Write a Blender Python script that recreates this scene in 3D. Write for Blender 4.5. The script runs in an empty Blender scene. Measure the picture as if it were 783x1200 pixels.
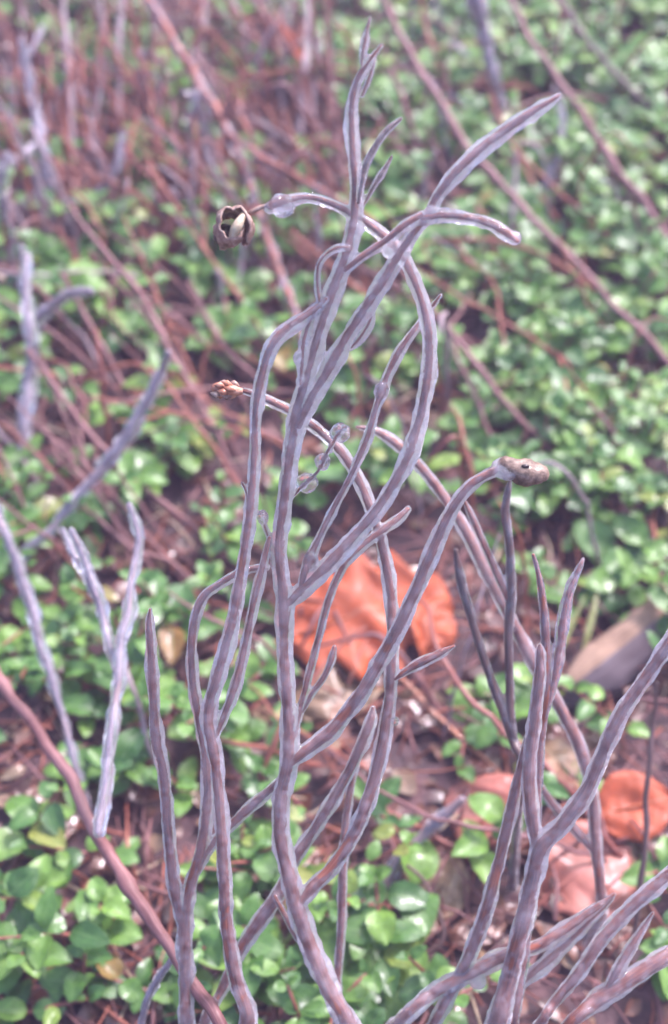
import bpy, math, random
from mathutils import Vector, Matrix, noise, Quaternion

random.seed(7)
R = math.radians
scene = bpy.context.scene
C = scene.collection

# ------------------------------------------------------------------ camera
FPX = 1563.0                 # focal length in photograph pixels (783 x 1200)
CAMH = 0.62
PITCH = R(50)
cam_d = bpy.data.cameras.new('camera')
cam = bpy.data.objects.new('camera', cam_d)
C.objects.link(cam)
cam.location = (0, 0, CAMH)
cam.rotation_euler = (R(90) - PITCH, 0, 0)
cam_d.sensor_fit = 'VERTICAL'
cam_d.sensor_height = 24.0
cam_d.lens = 24.0 * FPX / 1200.0
cam_d.clip_start = 0.01
cam_d.clip_end = 200.0
cam_d.dof.use_dof = True
cam_d.dof.focus_distance = 0.455
cam_d.dof.aperture_fstop = 31.26 / 6.8     # about a 4 mm entrance pupil
scene.camera = cam

# ------------------------------------------------------------------ sky, sun, exposure
SUN_EL, SUN_AZ = R(50), R(42)        # overcast, brightest part of the sky up beyond the shrub, to the right
world = bpy.data.worlds.new('World')
scene.world = world
world.use_nodes = True
wn = world.node_tree
bg = wn.nodes['Background']
sky = wn.nodes.new('ShaderNodeTexSky')
sky.sky_type = 'NISHITA'
sky.sun_disc = False
sky.sun_elevation = SUN_EL
sky.sun_rotation = SUN_AZ
sky.air_density = 1.2
sky.dust_density = 6.0
sky.ozone_density = 7.0
wn.links.new(sky.outputs[0], bg.inputs['Color'])
bg.inputs['Strength'].default_value = 0.15
sun_d = bpy.data.lights.new('sun', 'SUN')
sun_d.energy = 1.5
sun_d.angle = R(10)
sun_d.color = (1.0, 0.85, 1.0)
sun = bpy.data.objects.new('sun', sun_d)
C.objects.link(sun)
_d = Vector((math.sin(SUN_AZ) * math.cos(SUN_EL), math.cos(SUN_AZ) * math.cos(SUN_EL), math.sin(SUN_EL)))
sun.rotation_euler = _d.to_track_quat('Z', 'Y').to_euler()
vs = scene.view_settings
vs.view_transform = 'Standard'
vs.look = 'None'
vs.gamma = 1.0
vs.exposure = 1.8
vs.use_curve_mapping = False
scene.cycles.max_bounces = 24
scene.cycles.volume_bounces = 12
scene.cycles.transmission_bounces = 20
scene.cycles.caustics_refractive = True
scene.cycles.caustics_reflective = False
scene.cycles.sample_clamp_indirect = 12.0
scene.cycles.blur_glossy = 0.3

# ------------------------------------------------------------------ pixel <-> place
FWD = Vector((0, math.cos(PITCH), -math.sin(PITCH)))
UP = Vector((0, math.sin(PITCH), math.cos(PITCH)))
CAM = Vector((0, 0, CAMH))
def at(u, v, d):
    return CAM + d * (FWD + UP * (-(v - 600) / FPX) + Vector(((u - 391.5) / FPX, 0, 0)))
def gd(v):                                  # depth at which the pixel row meets the ground
    return CAMH / (math.sin(PITCH) + (v - 600) / FPX * math.cos(PITCH))
def pix(p):
    q = p - CAM
    d = q.dot(FWD)
    return 391.5 + q.x / d * FPX, 600 - q.dot(UP) / d * FPX, d
def SD(v):                                  # depth of the iced shrub: it stands up and leans away
    return 0.50 - 0.10 * (1180 - v) / 1150
def nz(x, y=0.0, z=0.0):
    return noise.noise(Vector((x, y, z)))
def gh(x, y):                               # height of the soil
    return 0.006 * nz(x * 9, y * 9, 3) + 0.004 * nz(x * 28, y * 28, 8) + 0.0018 * nz(x * 85, y * 85, 1)

# ------------------------------------------------------------------ materials
def new_mat(name):
    m = bpy.data.materials.new(name)
    m.use_nodes = True
    nt = m.node_tree
    return m, nt, nt.nodes['Principled BSDF']
def node(nt, t, **kw):
    n = nt.nodes.new(t)
    for k, v in kw.items():
        if hasattr(n, k):
            setattr(n, k, v)
        else:
            n.inputs[k].default_value = v
    return n
def ramp(nt, fac, stops):
    r = nt.nodes.new('ShaderNodeValToRGB')
    while len(r.color_ramp.elements) < len(stops):
        r.color_ramp.elements.new(0.5)
    for e, (p, c) in zip(r.color_ramp.elements, stops):
        e.position = p
        e.color = (*c, 1)
    nt.links.new(fac, r.inputs[0])
    return r.outputs[0]
def mixc(nt, a, b, fac, mode='MIX'):
    m = nt.nodes.new('ShaderNodeMix')
    m.data_type = 'RGBA'
    m.blend_type = mode
    for s, v in ((m.inputs[0], fac), (m.inputs[6], a), (m.inputs[7], b)):
        if isinstance(v, (int, float)):
            s.default_value = v
        elif isinstance(v, tuple):
            s.default_value = (*v, 1)
        else:
            nt.links.new(v, s)
    return m.outputs[2]
def noise_tex(nt, scale, detail=4, vec=None, rough=0.55):
    n = nt.nodes.new('ShaderNodeTexNoise')
    n.inputs['Scale'].default_value = scale
    n.inputs['Detail'].default_value = detail
    n.inputs['Roughness'].default_value = rough
    if vec is not None:
        nt.links.new(vec, n.inputs['Vector'])
    return n.outputs['Fac']
def bump(nt, h, b, strength, dist):
    n = nt.nodes.new('ShaderNodeBump')
    n.inputs['Strength'].default_value = strength
    n.inputs['Distance'].default_value = dist
    nt.links.new(h, n.inputs['Height'])
    nt.links.new(n.outputs[0], b.inputs['Normal'])
def objvec(nt):
    return nt.nodes.new('ShaderNodeTexCoord').outputs['Object']
def uvstretch(nt, sx, sy):
    tc = nt.nodes.new('ShaderNodeTexCoord')
    mp = nt.nodes.new('ShaderNodeMapping')
    mp.inputs['Scale'].default_value = (sx, sy, 1)
    nt.links.new(tc.outputs['UV'], mp.inputs['Vector'])
    return mp.outputs[0]

def bark_mat(name, dark, mid, light, rough=0.5, wet=0.3, grain=1.0):
    m, nt, b = new_mat(name)
    st = uvstretch(nt, 900 * grain, 60 / grain)          # uv: around / along, in metres
    n1 = noise_tex(nt, 1.0, 5, st, 0.6)
    n2 = noise_tex(nt, 42, 3, objvec(nt))
    c = ramp(nt, n1, [(0.30, dark), (0.52, mid), (0.72, light)])
    c2 = ramp(nt, n2, [(0.35, tuple(x * 0.7 for x in mid)), (0.65, tuple(min(1, x * 1.25) for x in light))])
    nt.links.new(mixc(nt, c, c2, 0.35), b.inputs['Base Color'])
    b.inputs['Roughness'].default_value = rough
    b.inputs['Coat Weight'].default_value = wet
    b.inputs['Coat Roughness'].default_value = 0.2
    bump(nt, n1, b, 0.5, 0.0006)
    return m

def leaf_mat(name, cols, veins, rough=0.38, trans=0.25, coat=0.25):
    m, nt, b = new_mat(name)
    oi = nt.nodes.new('ShaderNodeObjectInfo')
    at_ = nt.nodes.new('ShaderNodeAttribute')
    at_.attribute_name = 'rnd'
    ad = nt.nodes.new('ShaderNodeMath'); ad.operation = 'ADD'
    nt.links.new(oi.outputs['Random'], ad.inputs[0])
    nt.links.new(at_.outputs['Fac'], ad.inputs[1])
    fr = nt.nodes.new('ShaderNodeMath'); fr.operation = 'FRACT'
    nt.links.new(ad.outputs[0], fr.inputs[0])
    c = ramp(nt, fr.outputs[0], cols)
    tc = nt.nodes.new('ShaderNodeTexCoord')
    n1 = noise_tex(nt, 3.0, 4, tc.outputs['UV'])
    n0 = noise_tex(nt, 9.0, 6, tc.outputs['UV'], 0.7)
    c = mixc(nt, c, ramp(nt, n0, [(0.3, (0.55, 0.5, 0.5)), (0.7, (1.3, 1.3, 1.3))]), 0.5, 'MULTIPLY')
    c = mixc(nt, c, ramp(nt, n1, [(0.3, (0.55, 0.6, 0.5)), (0.7, (1.25, 1.2, 1.1))]), 0.7, 'MULTIPLY')
    # midrib and side veins along the leaf: u across (-1..1 stored 0..1), v along
    sp = nt.nodes.new('ShaderNodeSeparateXYZ')
    nt.links.new(tc.outputs['UV'], sp.inputs[0])
    def mth(op, a, bb=None, cc=None):
        q = nt.nodes.new('ShaderNodeMath'); q.operation = op
        for i, v in enumerate((a, bb, cc)):
            if v is None: continue
            if isinstance(v, (int, float)): q.inputs[i].default_value = v
            else: nt.links.new(v, q.inputs[i])
        return q.outputs[0]
    ax = mth('ABSOLUTE', mth('SUBTRACT', sp.outputs[0], 0.5))
    mid = mth('LESS_THAN', ax, 0.022)
    side = mth('SINE', mth('MULTIPLY', mth('SUBTRACT', sp.outputs[1], mth('MULTIPLY', ax, 0.7)), 44))
    sidem = mth('GREATER_THAN', side, 0.93)
    vm = mth('MINIMUM', mth('ADD', mth('MULTIPLY', sidem, 0.15), mid), 1.0)
    c = mixc(nt, c, veins, mth('MULTIPLY', vm, 0.55))
    nt.links.new(c, b.inputs['Base Color'])
    b.inputs['Roughness'].default_value = rough
    b.inputs['Coat Weight'].default_value = coat
    b.inputs['Coat Roughness'].default_value = 0.18
    hb = mth('ADD', mth('MULTIPLY', side, 0.08), mth('MULTIPLY', n1, 1.0))
    bump(nt, hb, b, 0.35, 0.0012)
    tr = nt.nodes.new('ShaderNodeBsdfTranslucent')
    nt.links.new(c, tr.inputs[0])
    mx = nt.nodes.new('ShaderNodeMixShader')
    mx.inputs[0].default_value = trans
    nt.links.new(b.outputs[0], mx.inputs[1])
    nt.links.new(tr.outputs[0], mx.inputs[2])
    nt.links.new(mx.outputs[0], nt.nodes['Material Output'].inputs[0])
    return m

def ice_mat(name, trans, tint, rough, sheen, cloud=0):
    m, nt, b = new_mat(name)
    ov = objvec(nt)
    n1 = noise_tex(nt, 520, 3, ov)
    n2 = noise_tex(nt, 340, 3, ov)
    b.inputs['Base Color'].default_value = (*tint, 1)
    b.inputs['IOR'].default_value = 1.31
    tr = ramp(nt, n2, [(0.38, (trans - 0.10,) * 3), (0.62, (trans,) * 3)])
    nt.links.new(tr, b.inputs['Transmission Weight'])
    b.inputs['Roughness'].default_value = rough
    b.inputs['Sheen Weight'].default_value = sheen
    b.inputs['Sheen Roughness'].default_value = 0.18
    b.inputs['Sheen Tint'].default_value = (0.95, 0.93, 1.0, 1)
    bump(nt, n1, b, 0.6, 0.0012)
    if cloud:
        vsn = nt.nodes.new('ShaderNodeVolumeScatter')
        vsn.inputs['Color'].default_value = (0.985, 0.955, 1.0, 1)
        vsn.inputs['Density'].default_value = cloud
        nt.links.new(vsn.outputs[0], nt.nodes['Material Output'].inputs['Volume'])
    return m

M = {}
M['bark'] = bark_mat('twig_bark', (0.06, 0.012, 0.008), (0.26, 0.060, 0.034), (0.44, 0.18, 0.12), 0.6, 0.0)
M['bark_dark'] = bark_mat('dark_bark', (0.035, 0.018, 0.016), (0.095, 0.045, 0.040), (0.20, 0.12, 0.11))
M['bark_red'] = bark_mat('red_bark', (0.075, 0.022, 0.017), (0.175, 0.060, 0.056), (0.33, 0.165, 0.155), rough=0.65, wet=0.15)
M['bark_grey'] = bark_mat('grey_bark', (0.12, 0.065, 0.065), (0.27, 0.18, 0.185), (0.44, 0.34, 0.36), rough=0.65, wet=0.15)
M['red_stem'] = bark_mat('red_stem', (0.10, 0.02, 0.016), (0.22, 0.05, 0.035), (0.30, 0.10, 0.07), wet=0.4)
M['ice'] = ice_mat('clear_ice', 0.985, (0.97, 0.94, 1.0), 0.02, 1.0, 150)
M['ice_clear'] = ice_mat('clear_bead_ice', 1.0, (1.0, 0.98, 1.0), 0.01, 0.8, 0)
M['ice_milky'] = ice_mat('milky_ice', 0.93, (0.95, 0.91, 1.0), 0.10, 0.8)
M['leaf'] = leaf_mat('green_leaf', [(0.0, (0.058, 0.150, 0.034)), (0.30, (0.095, 0.220, 0.042)), (0.65, (0.140, 0.280, 0.050)),
                     (0.92, (0.20, 0.36, 0.060)), (0.99, (0.28, 0.30, 0.06)), (1.0, (0.28, 0.10, 0.04))], (0.20, 0.34, 0.10), 0.48, 0.3, 0.35)
M['oak'] = leaf_mat('orange_leaf', [(0, (0.42, 0.070, 0.022)), (1, (0.50, 0.115, 0.035))], (0.42, 0.17, 0.10), 0.65, 0.2, 0.12)
M['redleaf'] = leaf_mat('red_leaf', [(0, (0.36, 0.085, 0.060)), (1, (0.44, 0.17, 0.13))], (0.40, 0.16, 0.13), 0.6, 0.15, 0.2)
M['tanleaf'] = leaf_mat('tan_leaf', [(0, (0.25, 0.15, 0.09)), (1, (0.34, 0.21, 0.13))], (0.20, 0.11, 0.07), 0.5, 0.15, 0.4)
M['brownleaf'] = leaf_mat('brown_leaf', [(0, (0.09, 0.032, 0.026)), (1, (0.20, 0.08, 0.05))], (0.14, 0.06, 0.05), 0.4, 0.1, 0.5)

def soil_mat():
    m, nt, b = new_mat('soil')
    ov = objvec(nt)
    n1 = noise_tex(nt, 60, 8, ov, 0.65)
    n2 = noise_tex(nt, 9, 4, ov)
    c = ramp(nt, n1, [(0.3, (0.020, 0.007, 0.010)), (0.5, (0.060, 0.022, 0.026)), (0.72, (0.14, 0.060, 0.058))])
    c = mixc(nt, c, ramp(nt, n2, [(0.35, (0.6, 0.5, 0.5)), (0.65, (1.2, 1.1, 1.1))]), 0.6, 'MULTIPLY')
    nt.links.new(c, b.inputs['Base Color'])
    b.inputs['Roughness'].default_value = 0.6
    bump(nt, n1, b, 0.8, 0.004)
    return m
M['soil'] = soil_mat()
def husk_mat(name, a, c_, d):
    m, nt, b = new_mat(name)
    ov = objvec(nt)
    n1 = noise_tex(nt, 350, 6, ov, 0.65)
    nt.links.new(ramp(nt, n1, [(0.3, a), (0.5, c_), (0.7, d)]), b.inputs['Base Color'])
    b.inputs['Roughness'].default_value = 0.55
    b.inputs['Coat Weight'].default_value = 0.35
    bump(nt, n1, b, 0.8, 0.001)
    return m
M['husk'] = husk_mat('dry_husk', (0.10, 0.045, 0.032), (0.30, 0.165, 0.12), (0.50, 0.35, 0.28))
M['husk_hole'] = husk_mat('husk_inside', (0.02, 0.011, 0.010), (0.05, 0.028, 0.022), (0.10, 0.06, 0.05))  # very dark colour standing in for shade in the husk hollows
M['husk_dark'] = husk_mat('brown_husk', (0.05, 0.024, 0.016), (0.17, 0.095, 0.062), (0.33, 0.22, 0.16))
M['straw'] = husk_mat('straw', (0.30, 0.20, 0.12), (0.46, 0.34, 0.22), (0.55, 0.44, 0.32))
M['orange_bud'] = husk_mat('orange_bud', (0.20, 0.06, 0.035), (0.45, 0.17, 0.09), (0.62, 0.33, 0.22))
M['wood_pale'] = bark_mat('pale_split_wood', (0.04, 0.022, 0.016), (0.20, 0.115, 0.075), (0.36, 0.23, 0.155), 0.85, 0.0, 2.2)
M['wood_dark'] = bark_mat('dark_wet_bark', (0.03, 0.018, 0.020), (0.075, 0.045, 0.050), (0.16, 0.12, 0.13), 0.7, 0.1, 1.6)
M['blade'] = leaf_mat('grass_blade', [(0, (0.16, 0.22, 0.05)), (1, (0.30, 0.28, 0.10))], (0.3, 0.32, 0.14))

# ------------------------------------------------------------------ mesh helpers
class MB:
    def __init__(self):
        self.v, self.f, self.uv, self.rnd = [], [], [], []
    def add(self, verts, faces, uvs=None, rnd=0.0):
        o = len(self.v)
        self.v.extend(verts)
        self.f.extend([tuple(i + o for i in f) for f in faces])
        self.uv.extend(uvs if uvs else [(0, 0)] * len(verts))
        self.rnd.extend([rnd] * len(verts))
    def mesh(self, name):
        me = bpy.data.meshes.new(name)
        me.from_pydata([tuple(p) for p in self.v], [], self.f)
        uvl = me.uv_layers.new(name='UVMap')
        flat = []
        for l in me.loops:
            flat.extend(self.uv[l.vertex_index])
        uvl.data.foreach_set('uv', flat)
        a = me.attributes.new('rnd', 'FLOAT', 'POINT')
        a.data.foreach_set('value', self.rnd)
        me.polygons.foreach_set('use_smooth', [True] * len(me.polygons))
        me.update()
        return me
def obj(name, me, mat, parent=None):
    if isinstance(me, MB):
        me = me.mesh(name)
    o = bpy.data.objects.new(name, me)
    if mat is not None and not me.materials:
        me.materials.append(M[mat])
    C.objects.link(o)
    if parent is not None:
        o.parent = parent
    return o
def tag(o, label, cat, group=None, kind=None):
    if label: o['label'] = label
    if cat: o['category'] = cat
    if group: o['group'] = group
    if kind: o['kind'] = kind
    return o
def thing(name, label, cat, loc=(0, 0, 0), group=None):
    o = bpy.data.objects.new(name, None)
    o.empty_display_size = 0.01
    o.location = loc
    C.objects.link(o)
    return tag(o, label, cat, group)
def shift(mb, o):                     # verts are in world space; put them relative to the thing's base
    mb.v = [Vector(p) - o for p in mb.v]
    return mb

def catmull(pts, step):
    """pts: (Vector, radius) list -> densely resampled list"""
    P = [pts[0]] + list(pts) + [pts[-1]]
    out = []
    for i in range(1, len(P) - 2):
        p0, p1, p2, p3 = (P[i + k][0] for k in (-1, 0, 1, 2))
        r1, r2 = P[i][1], P[i + 1][1]
        n = max(2, int((p2 - p1).length / step))
        for k in range(n):
            t = k / n
            t2, t3 = t * t, t * t * t
            q = 0.5 * ((2 * p1) + (p2 - p0) * t + (2 * p0 - 5 * p1 + 4 * p2 - p3) * t2 + (3 * p1 - p0 - 3 * p2 + p3) * t3)
            s = t * t * (3 - 2 * t)
            out.append((q, r1 + (r2 - r1) * s))
    out.append(pts[-1])
    return out

def tube(mb, path, sides=10, rfun=None, off=None, rnd=0.0, cap=0.6):
    """path of (Vector, radius); rfun(s, ang, r)->r ; off Vector shift in units of r; rounded caps"""
    n = len(path)
    T = []
    for i in range(n):
        a = path[max(0, i - 1)][0]; b = path[min(n - 1, i + 1)][0]
        d = (b - a)
        T.append(d.normalized() if d.length > 1e-9 else Vector((0, 0, 1)))
    ref = Vector((1, 0, 0)) if abs(T[0].x) < 0.8 else Vector((0, 1, 0))
    N = (ref - T[0] * ref.dot(T[0])).normalized()
    verts, uvs, faces = [], [], []
    s = 0.0
    rings = []
    def ring(c, N, B, r, s):
        base = len(verts)
        for k in range(sides):
            a = 2 * math.pi * k / sides
            rr = rfun(s, a, r) if rfun else r
            d = N * math.cos(a) + B * math.sin(a)
            verts.append(c + d * rr + (off * r if off else Vector()))
            uvs.append((k / sides * 0.02, s))
        rings.append(base)
    for i in range(n):
        c, r = path[i]
        if i:
            s += (c - path[i - 1][0]).length
            N = (N - T[i] * N.dot(T[i])).normalized()
        B = T[i].cross(N)
        if i == 0 and cap:
            for q in (0.97, 0.7, 0.35):
                ring(c - T[0] * r * cap * q, N, B, r * math.sqrt(max(0.02, 1 - q * q)), s)
        ring(c, N, B, r, s)
        if i == n - 1 and cap:
            for q in (0.35, 0.7, 0.97):
                ring(c + T[i] * r * cap * q, N, B, r * math.sqrt(max(0.02, 1 - q * q)), s)
    for a, b in zip(rings[:-1], rings[1:]):
        for k in range(sides):
            k2 = (k + 1) % sides
            faces.append((a + k, a + k2, b + k2, b + k))
    faces.append(tuple(rings[0] + k for k in reversed(range(sides))))
    faces.append(tuple(rings[-1] + k for k in range(sides)))
    mb.add(verts, faces, uvs, rnd)

def ball(mb, c, rx, ry, rz, seed=0.0, amp=0.08, nu=12, nv=8):
    verts, faces = [], []
    verts.append(c + Vector((0, 0, rz)))
    for j in range(1, nv):
        th = math.pi * j / nv
        for i in range(nu):
            ph = 2 * math.pi * i / nu
            d = Vector((math.sin(th) * math.cos(ph), math.sin(th) * math.sin(ph), math.cos(th)))
            k = 1 + amp * nz(d.x * 2 + seed, d.y * 2, d.z * 2)
            verts.append(c + Vector((d.x * rx, d.y * ry, d.z * rz)) * k)
    verts.append(c + Vector((0, 0, -rz)))
    for i in range(nu):
        faces.append((0, 1 + i, 1 + (i + 1) % nu))
    for j in range(nv - 2):
        for i in range(nu):
            a = 1 + j * nu + i; b = 1 + j * nu + (i + 1) % nu
            faces.append((a, a + nu, b + nu, b))
    last = len(verts) - 1
    o = 1 + (nv - 2) * nu
    for i in range(nu):
        faces.append((last, o + (i + 1) % nu, o + i))
    mb.add(verts, faces)

def remeshed(me, voxel, smooth_it):
    o = bpy.data.objects.new('tmp', me)
    C.objects.link(o)
    m = o.modifiers.new('r', 'REMESH'); m.mode = 'VOXEL'; m.voxel_size = voxel
    m.use_smooth_shade = True
    s = o.modifiers.new('s', 'SMOOTH'); s.iterations = smooth_it; s.factor = 0.5
    dg = bpy.context.evaluated_depsgraph_get()
    new = bpy.data.meshes.new_from_object(o.evaluated_get(dg))
    bpy.data.objects.remove(o)
    new.polygons.foreach_set('use_smooth', [True] * len(new.polygons))
    return new

DOWN = Vector((0.35, 0.35, -1)).normalized()
def branch_path(pts, off=0.0, depth=None, root=None, step=0.0014):
    """pts: (u, v, width px); depth(v) base; off: number or (start, end)"""
    o0, o1 = off if isinstance(off, tuple) else (off, off)
    out = []
    n = len(pts)
    for i, (u, v, w) in enumerate(pts):
        t = i / max(1, n - 1)
        d = depth(v) + o0 + (o1 - o0) * t
        out.append((at(u, v, d), max(w, 6.5) * 0.375 * d / FPX))
    if root is not None:
        p, r = out[0]
        g = Vector(root)
        out = [(g, r * 1.25), (p.lerp(g, 0.5) + Vector((0, 0.004, 0)), r * 1.1)] + out
    return catmull(out, step)

def ice_tube(mb, path, seed, lump=1.0):
    def rf(s, a, r):
        ca, sa = math.cos(a), math.sin(a)
        k = 1 + lump * (0.24 * nz(s * 62, seed, 0) + 0.36 * nz(ca * 1.1, sa * 1.1, s * 105 + seed * 7) + 0.24 * nz(ca * 2.0, sa * 2.0, s * 260 + seed * 3))
        return r * k
    tube(mb, path, 12, rf, DOWN * 0.27 * min(1.0, lump), cap=1.0)
def bark_tube(mb, path, seed, core, slim=False):
    p2 = [(p, r * min(0.82, core * (0.90 if slim else 1) * (1 + (max(-0.12, min(0.34, (0.27 - p.z) * 2.6)) if slim else 0)))) for p, r in path]   # ice thins towards the foot
    def rf(s, a, r):
        return r * (1 + 0.10 * nz(s * 48, seed, 2) + 0.10 * nz(math.cos(a) * 2 + s * 200, math.sin(a) * 2, seed))
    tube(mb, p2, 9, rf, cap=0.8)

CLEAR = {(360,566),(378,541),(399,507),(330,241),(308,606),(463,845),(447,458),(364,658)}
def iced_stem(name, label, branches, beads=(), group=None, core=0.47, voxel=0.00055, depth=SD, mat='bark', ice='ice', cat='twig', step=0.0014, lump=1.0):
    """branches: dicts with pts, off, root, [mat], [name], [core]. One thing: bark branches and one continuous ice coating."""
    seed0 = (sum(ord(ch) for ch in label) % 97) * 1.7
    paths = []
    for i, b in enumerate(branches):
        paths.append(branch_path(b['pts'], b.get('off', 0.0), b.get('depth', depth), b.get('root'), step))
    base = Vector(paths[0][0][0])
    t = thing(name, label, cat, base, group)
    icemb = MB()
    for i, (b, p) in enumerate(zip(branches, paths)):
        mb = MB()
        bark_tube(mb, p, seed0 + i * 3.1, b.get('core', core), True)
        obj(b.get('name', 'branch' if i else 'main_stem'), shift(mb, base), b.get('mat', mat), t)
        if b.get('ice', True):
            ice_tube(icemb, p, seed0 + i * 5.3, lump * b.get('lump', 1.0))
            rr = random.Random(i + int(seed0))
            if lump > 0.5:                    # frozen drips under the twig
                for k in range(6, len(p) - 6):
                    if rr.random() < 0.055:
                        q, r = p[k]
                        s = r * rr.uniform(0.4, 0.85)
                        ball(icemb, q + DOWN * r * 0.75, s, s, s * rr.uniform(1.0, 1.6), k, 0.1, 8, 6)
    for (u, v, wx, wy, o) in beads:
        d = depth(v) + o
        c = at(u, v, d)
        if (u, v) in CLEAR:
            bm_ = MB(); ball(bm_, c, wx * 0.42 * d / FPX, wx * 0.38 * d / FPX, wy * 0.46 * d / FPX, u * 0.37, 0.18, 20, 14)
            obj('ice_bead', shift(bm_, base), 'ice_clear', t)
            continue
        ball(icemb, c, wx * 0.44 * d / FPX, wx * 0.40 * d / FPX, wy * 0.44 * d / FPX, u * 0.37, 0.12)
    if icemb.v:
        me = icemb.mesh('ice_coating')
        if voxel:
            me = remeshed(me, voxel, 2)
            me.name = 'ice_coating'
            for q in list(me.materials): pass
            me.materials.clear()
        me.transform(Matrix.Translation(-base))
        obj('ice_coating', me, ice, t)
    return t

# ------------------------------------------------------------------ the ground
def axis(fine0, fine1, n, far):
    a = [fine0 + (fine1 - fine0) * i / n for i in range(n + 1)]
    lo, hi, st = fine0, fine1, (fine1 - fine0) / n
    left, right = [], []
    while lo > -far:
        st *= 1.6; lo -= st; hi += st
        left.append(lo); right.append(hi)
    return list(reversed(left)) + a + right
xs = axis(-0.55, 0.55, 150, 40); ys = axis(-0.15, 1.5, 220, 40)
g = MB()
g.add([Vector((x, y, gh(x, y) if abs(x) < 3 and abs(y) < 4 else 0)) for y in ys for x in xs],
      [(j * len(xs) + i, j * len(xs) + i + 1, (j + 1) * len(xs) + i + 1, (j + 1) * len(xs) + i)
       for j in range(len(ys) - 1) for i in range(len(xs) - 1)])
tag(obj('ground', g, 'soil'), None, None, None, 'structure')

# ------------------------------------------------------------------ the iced shrub
def rt(u, v, dx=0.0, dy=-0.02, off=0.0):       # where a stem that leaves the frame at its foot meets the soil
    p = at(u, v, SD(v) + off)
    return (p.x + dx, p.y + dy, gh(p.x + dx, p.y + dy) - 0.01)
main = [
 dict(name='main_stem', pts=[(408,1200,34),(386,1160,34),(366,1115,33),(350,1070,33),(338,1025,31),(328,980,30),(330,930,30),(338,890,30),(337,830,29),(333,760,28),(332,700,29),(327,640,27),
      (334,580,27),(342,520,29),(352,470,33),(367,410,33),(386,350,32),(405,300,28),(415,258,26),(416,215,23),(413,170,22),(412,125,20),(418,95,15),(428,76,9)], root=rt(408,1200,0.03,-0.02)),
 dict(name='bud', pts=[(414,108,8),(420,92,15),(432,72,13),(447,53,4)], core=0.4),
 dict(name='bud', pts=[(424,78,5),(425,62,13),(428,46,16),(431,32,8),(434,20,3)], core=0.35, off=-0.001),
 dict(name='bud', pts=[(424,112,8),(430,98,11),(436,80,9),(440,64,4)], core=0.4, off=0.002),
 dict(name='bud', pts=[(420,238,8),(424,215,11),(429,192,14),(444,164,16),(458,148,13),(470,139,7)], core=0.62, off=-0.002, mat='husk'),
 dict(name='bud', pts=[(426,240,6),(438,218,10),(447,204,13),(454,192,8),(459,183,4)], core=0.5, off=0.001, mat='husk'),
 # big loop on the right
 dict(pts=[(335,708,22),(352,692,26),(378,668,28),(412,632,26),(444,594,25),(474,544,26),(492,490,26),(501,440,26),(503,400,25),(498,365,24),(488,335,22),(476,308,24),(462,288,26),(440,268,22),(412,250,20),(385,237,18),(358,231,17),(334,236,24),(316,243,20)], off=(0.0,0.002)),
 # second limb, merging low on the main stem and ending in the forked arms
 dict(pts=[(350,500,22),(362,472,26),(382,438,28),(408,392,27),(438,346,26),(468,298,26),(486,270,22),(503,250,22),(512,230,22),(536,200,26),(566,172,27),(598,148,27),(632,126,24),(648,117,16),(656,111,5)], off=(-0.001,-0.006)),
 dict(pts=[(496,256,20),(516,252,20),(548,255,20),(575,262,21),(592,272,22),(606,282,12)], off=(-0.006,-0.008), core=0.54),
 dict(pts=[(404,316,16),(428,298,17),(452,282,18),(474,264,18),(494,252,18)], off=(-0.001,-0.006), core=0.56),
 dict(pts=[(376,360,12),(372,335,12),(373,312,12),(382,298,12),(396,290,12),(408,290,10)], off=-0.003, core=0.35),
 dict(pts=[(410,408,10),(422,396,16),(433,378,16),(437,362,8)], off=0.002, core=0.3),
 dict(pts=[(352,450,10),(354,425,18),(356,402,18),(362,380,16),(370,362,10)], off=-0.002, core=0.3),
 # slim lumpy shoot behind the loop
 dict(pts=[(352,696,12),(360,662,22),(376,626,14),(394,590,14),(412,556,15),(430,514,17),(440,480,16),(447,460,22),(454,440,17),(466,415,20),(480,394,15),(500,368,12),(516,346,8)], off=(0.0,0.013)),
 # limb to the curled husk on the right
 dict(pts=[(338,894,22),(356,882,26),(392,852,26),(428,804,25),(460,748,25),(486,694,25),(508,642,24),(528,600,23),(552,568,22),(580,552,20),(606,546,14)], off=(0.0,-0.006), core=0.54),
 # long limb curving right, then leaning back left to an orange bud
 dict(pts=[(350,1058,20),(366,1040,24),(392,1012,23),(418,970,24),(438,915,24),(450,862,24),(457,806,23),(460,750,22),(458,700,22),(450,650,21),(438,606,20),(420,562,20),(396,525,19),(362,495,19),(326,474,18),(296,461,14),(280,457,10)], off=(0.0,0.022), core=0.55),
 dict(name='bud', pts=[(463,796,8),(476,786,16),(494,776,20),(514,766,17),(532,757,6)], off=0.007, core=0.55),
 # slim shoot with a frozen bud
 dict(pts=[(342,868,10),(352,830,13),(362,790,14),(374,744,14),(386,700,14),(402,664,15),(424,640,16),(450,620,18),(466,608,18),(478,596,12)], off=(0.001,0.014)),
 dict(name='bud', pts=[(354,834,8),(366,812,11),(378,796,12),(385,782,12),(389,770,15),(392,758,8)], off=(0.003,0.004), core=0.5),
 dict(pts=[(344,580,8),(358,566,9),(372,553,7),(380,537,8),(388,522,7),(398,507,9),(404,500,5)], off=(0.002,0.005), core=0.5),
 dict(pts=[(300,598,5),(306,606,12),(312,622,11),(318,640,9),(320,664,8)], off=(0.004,0.001), core=0.25),
]
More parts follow.
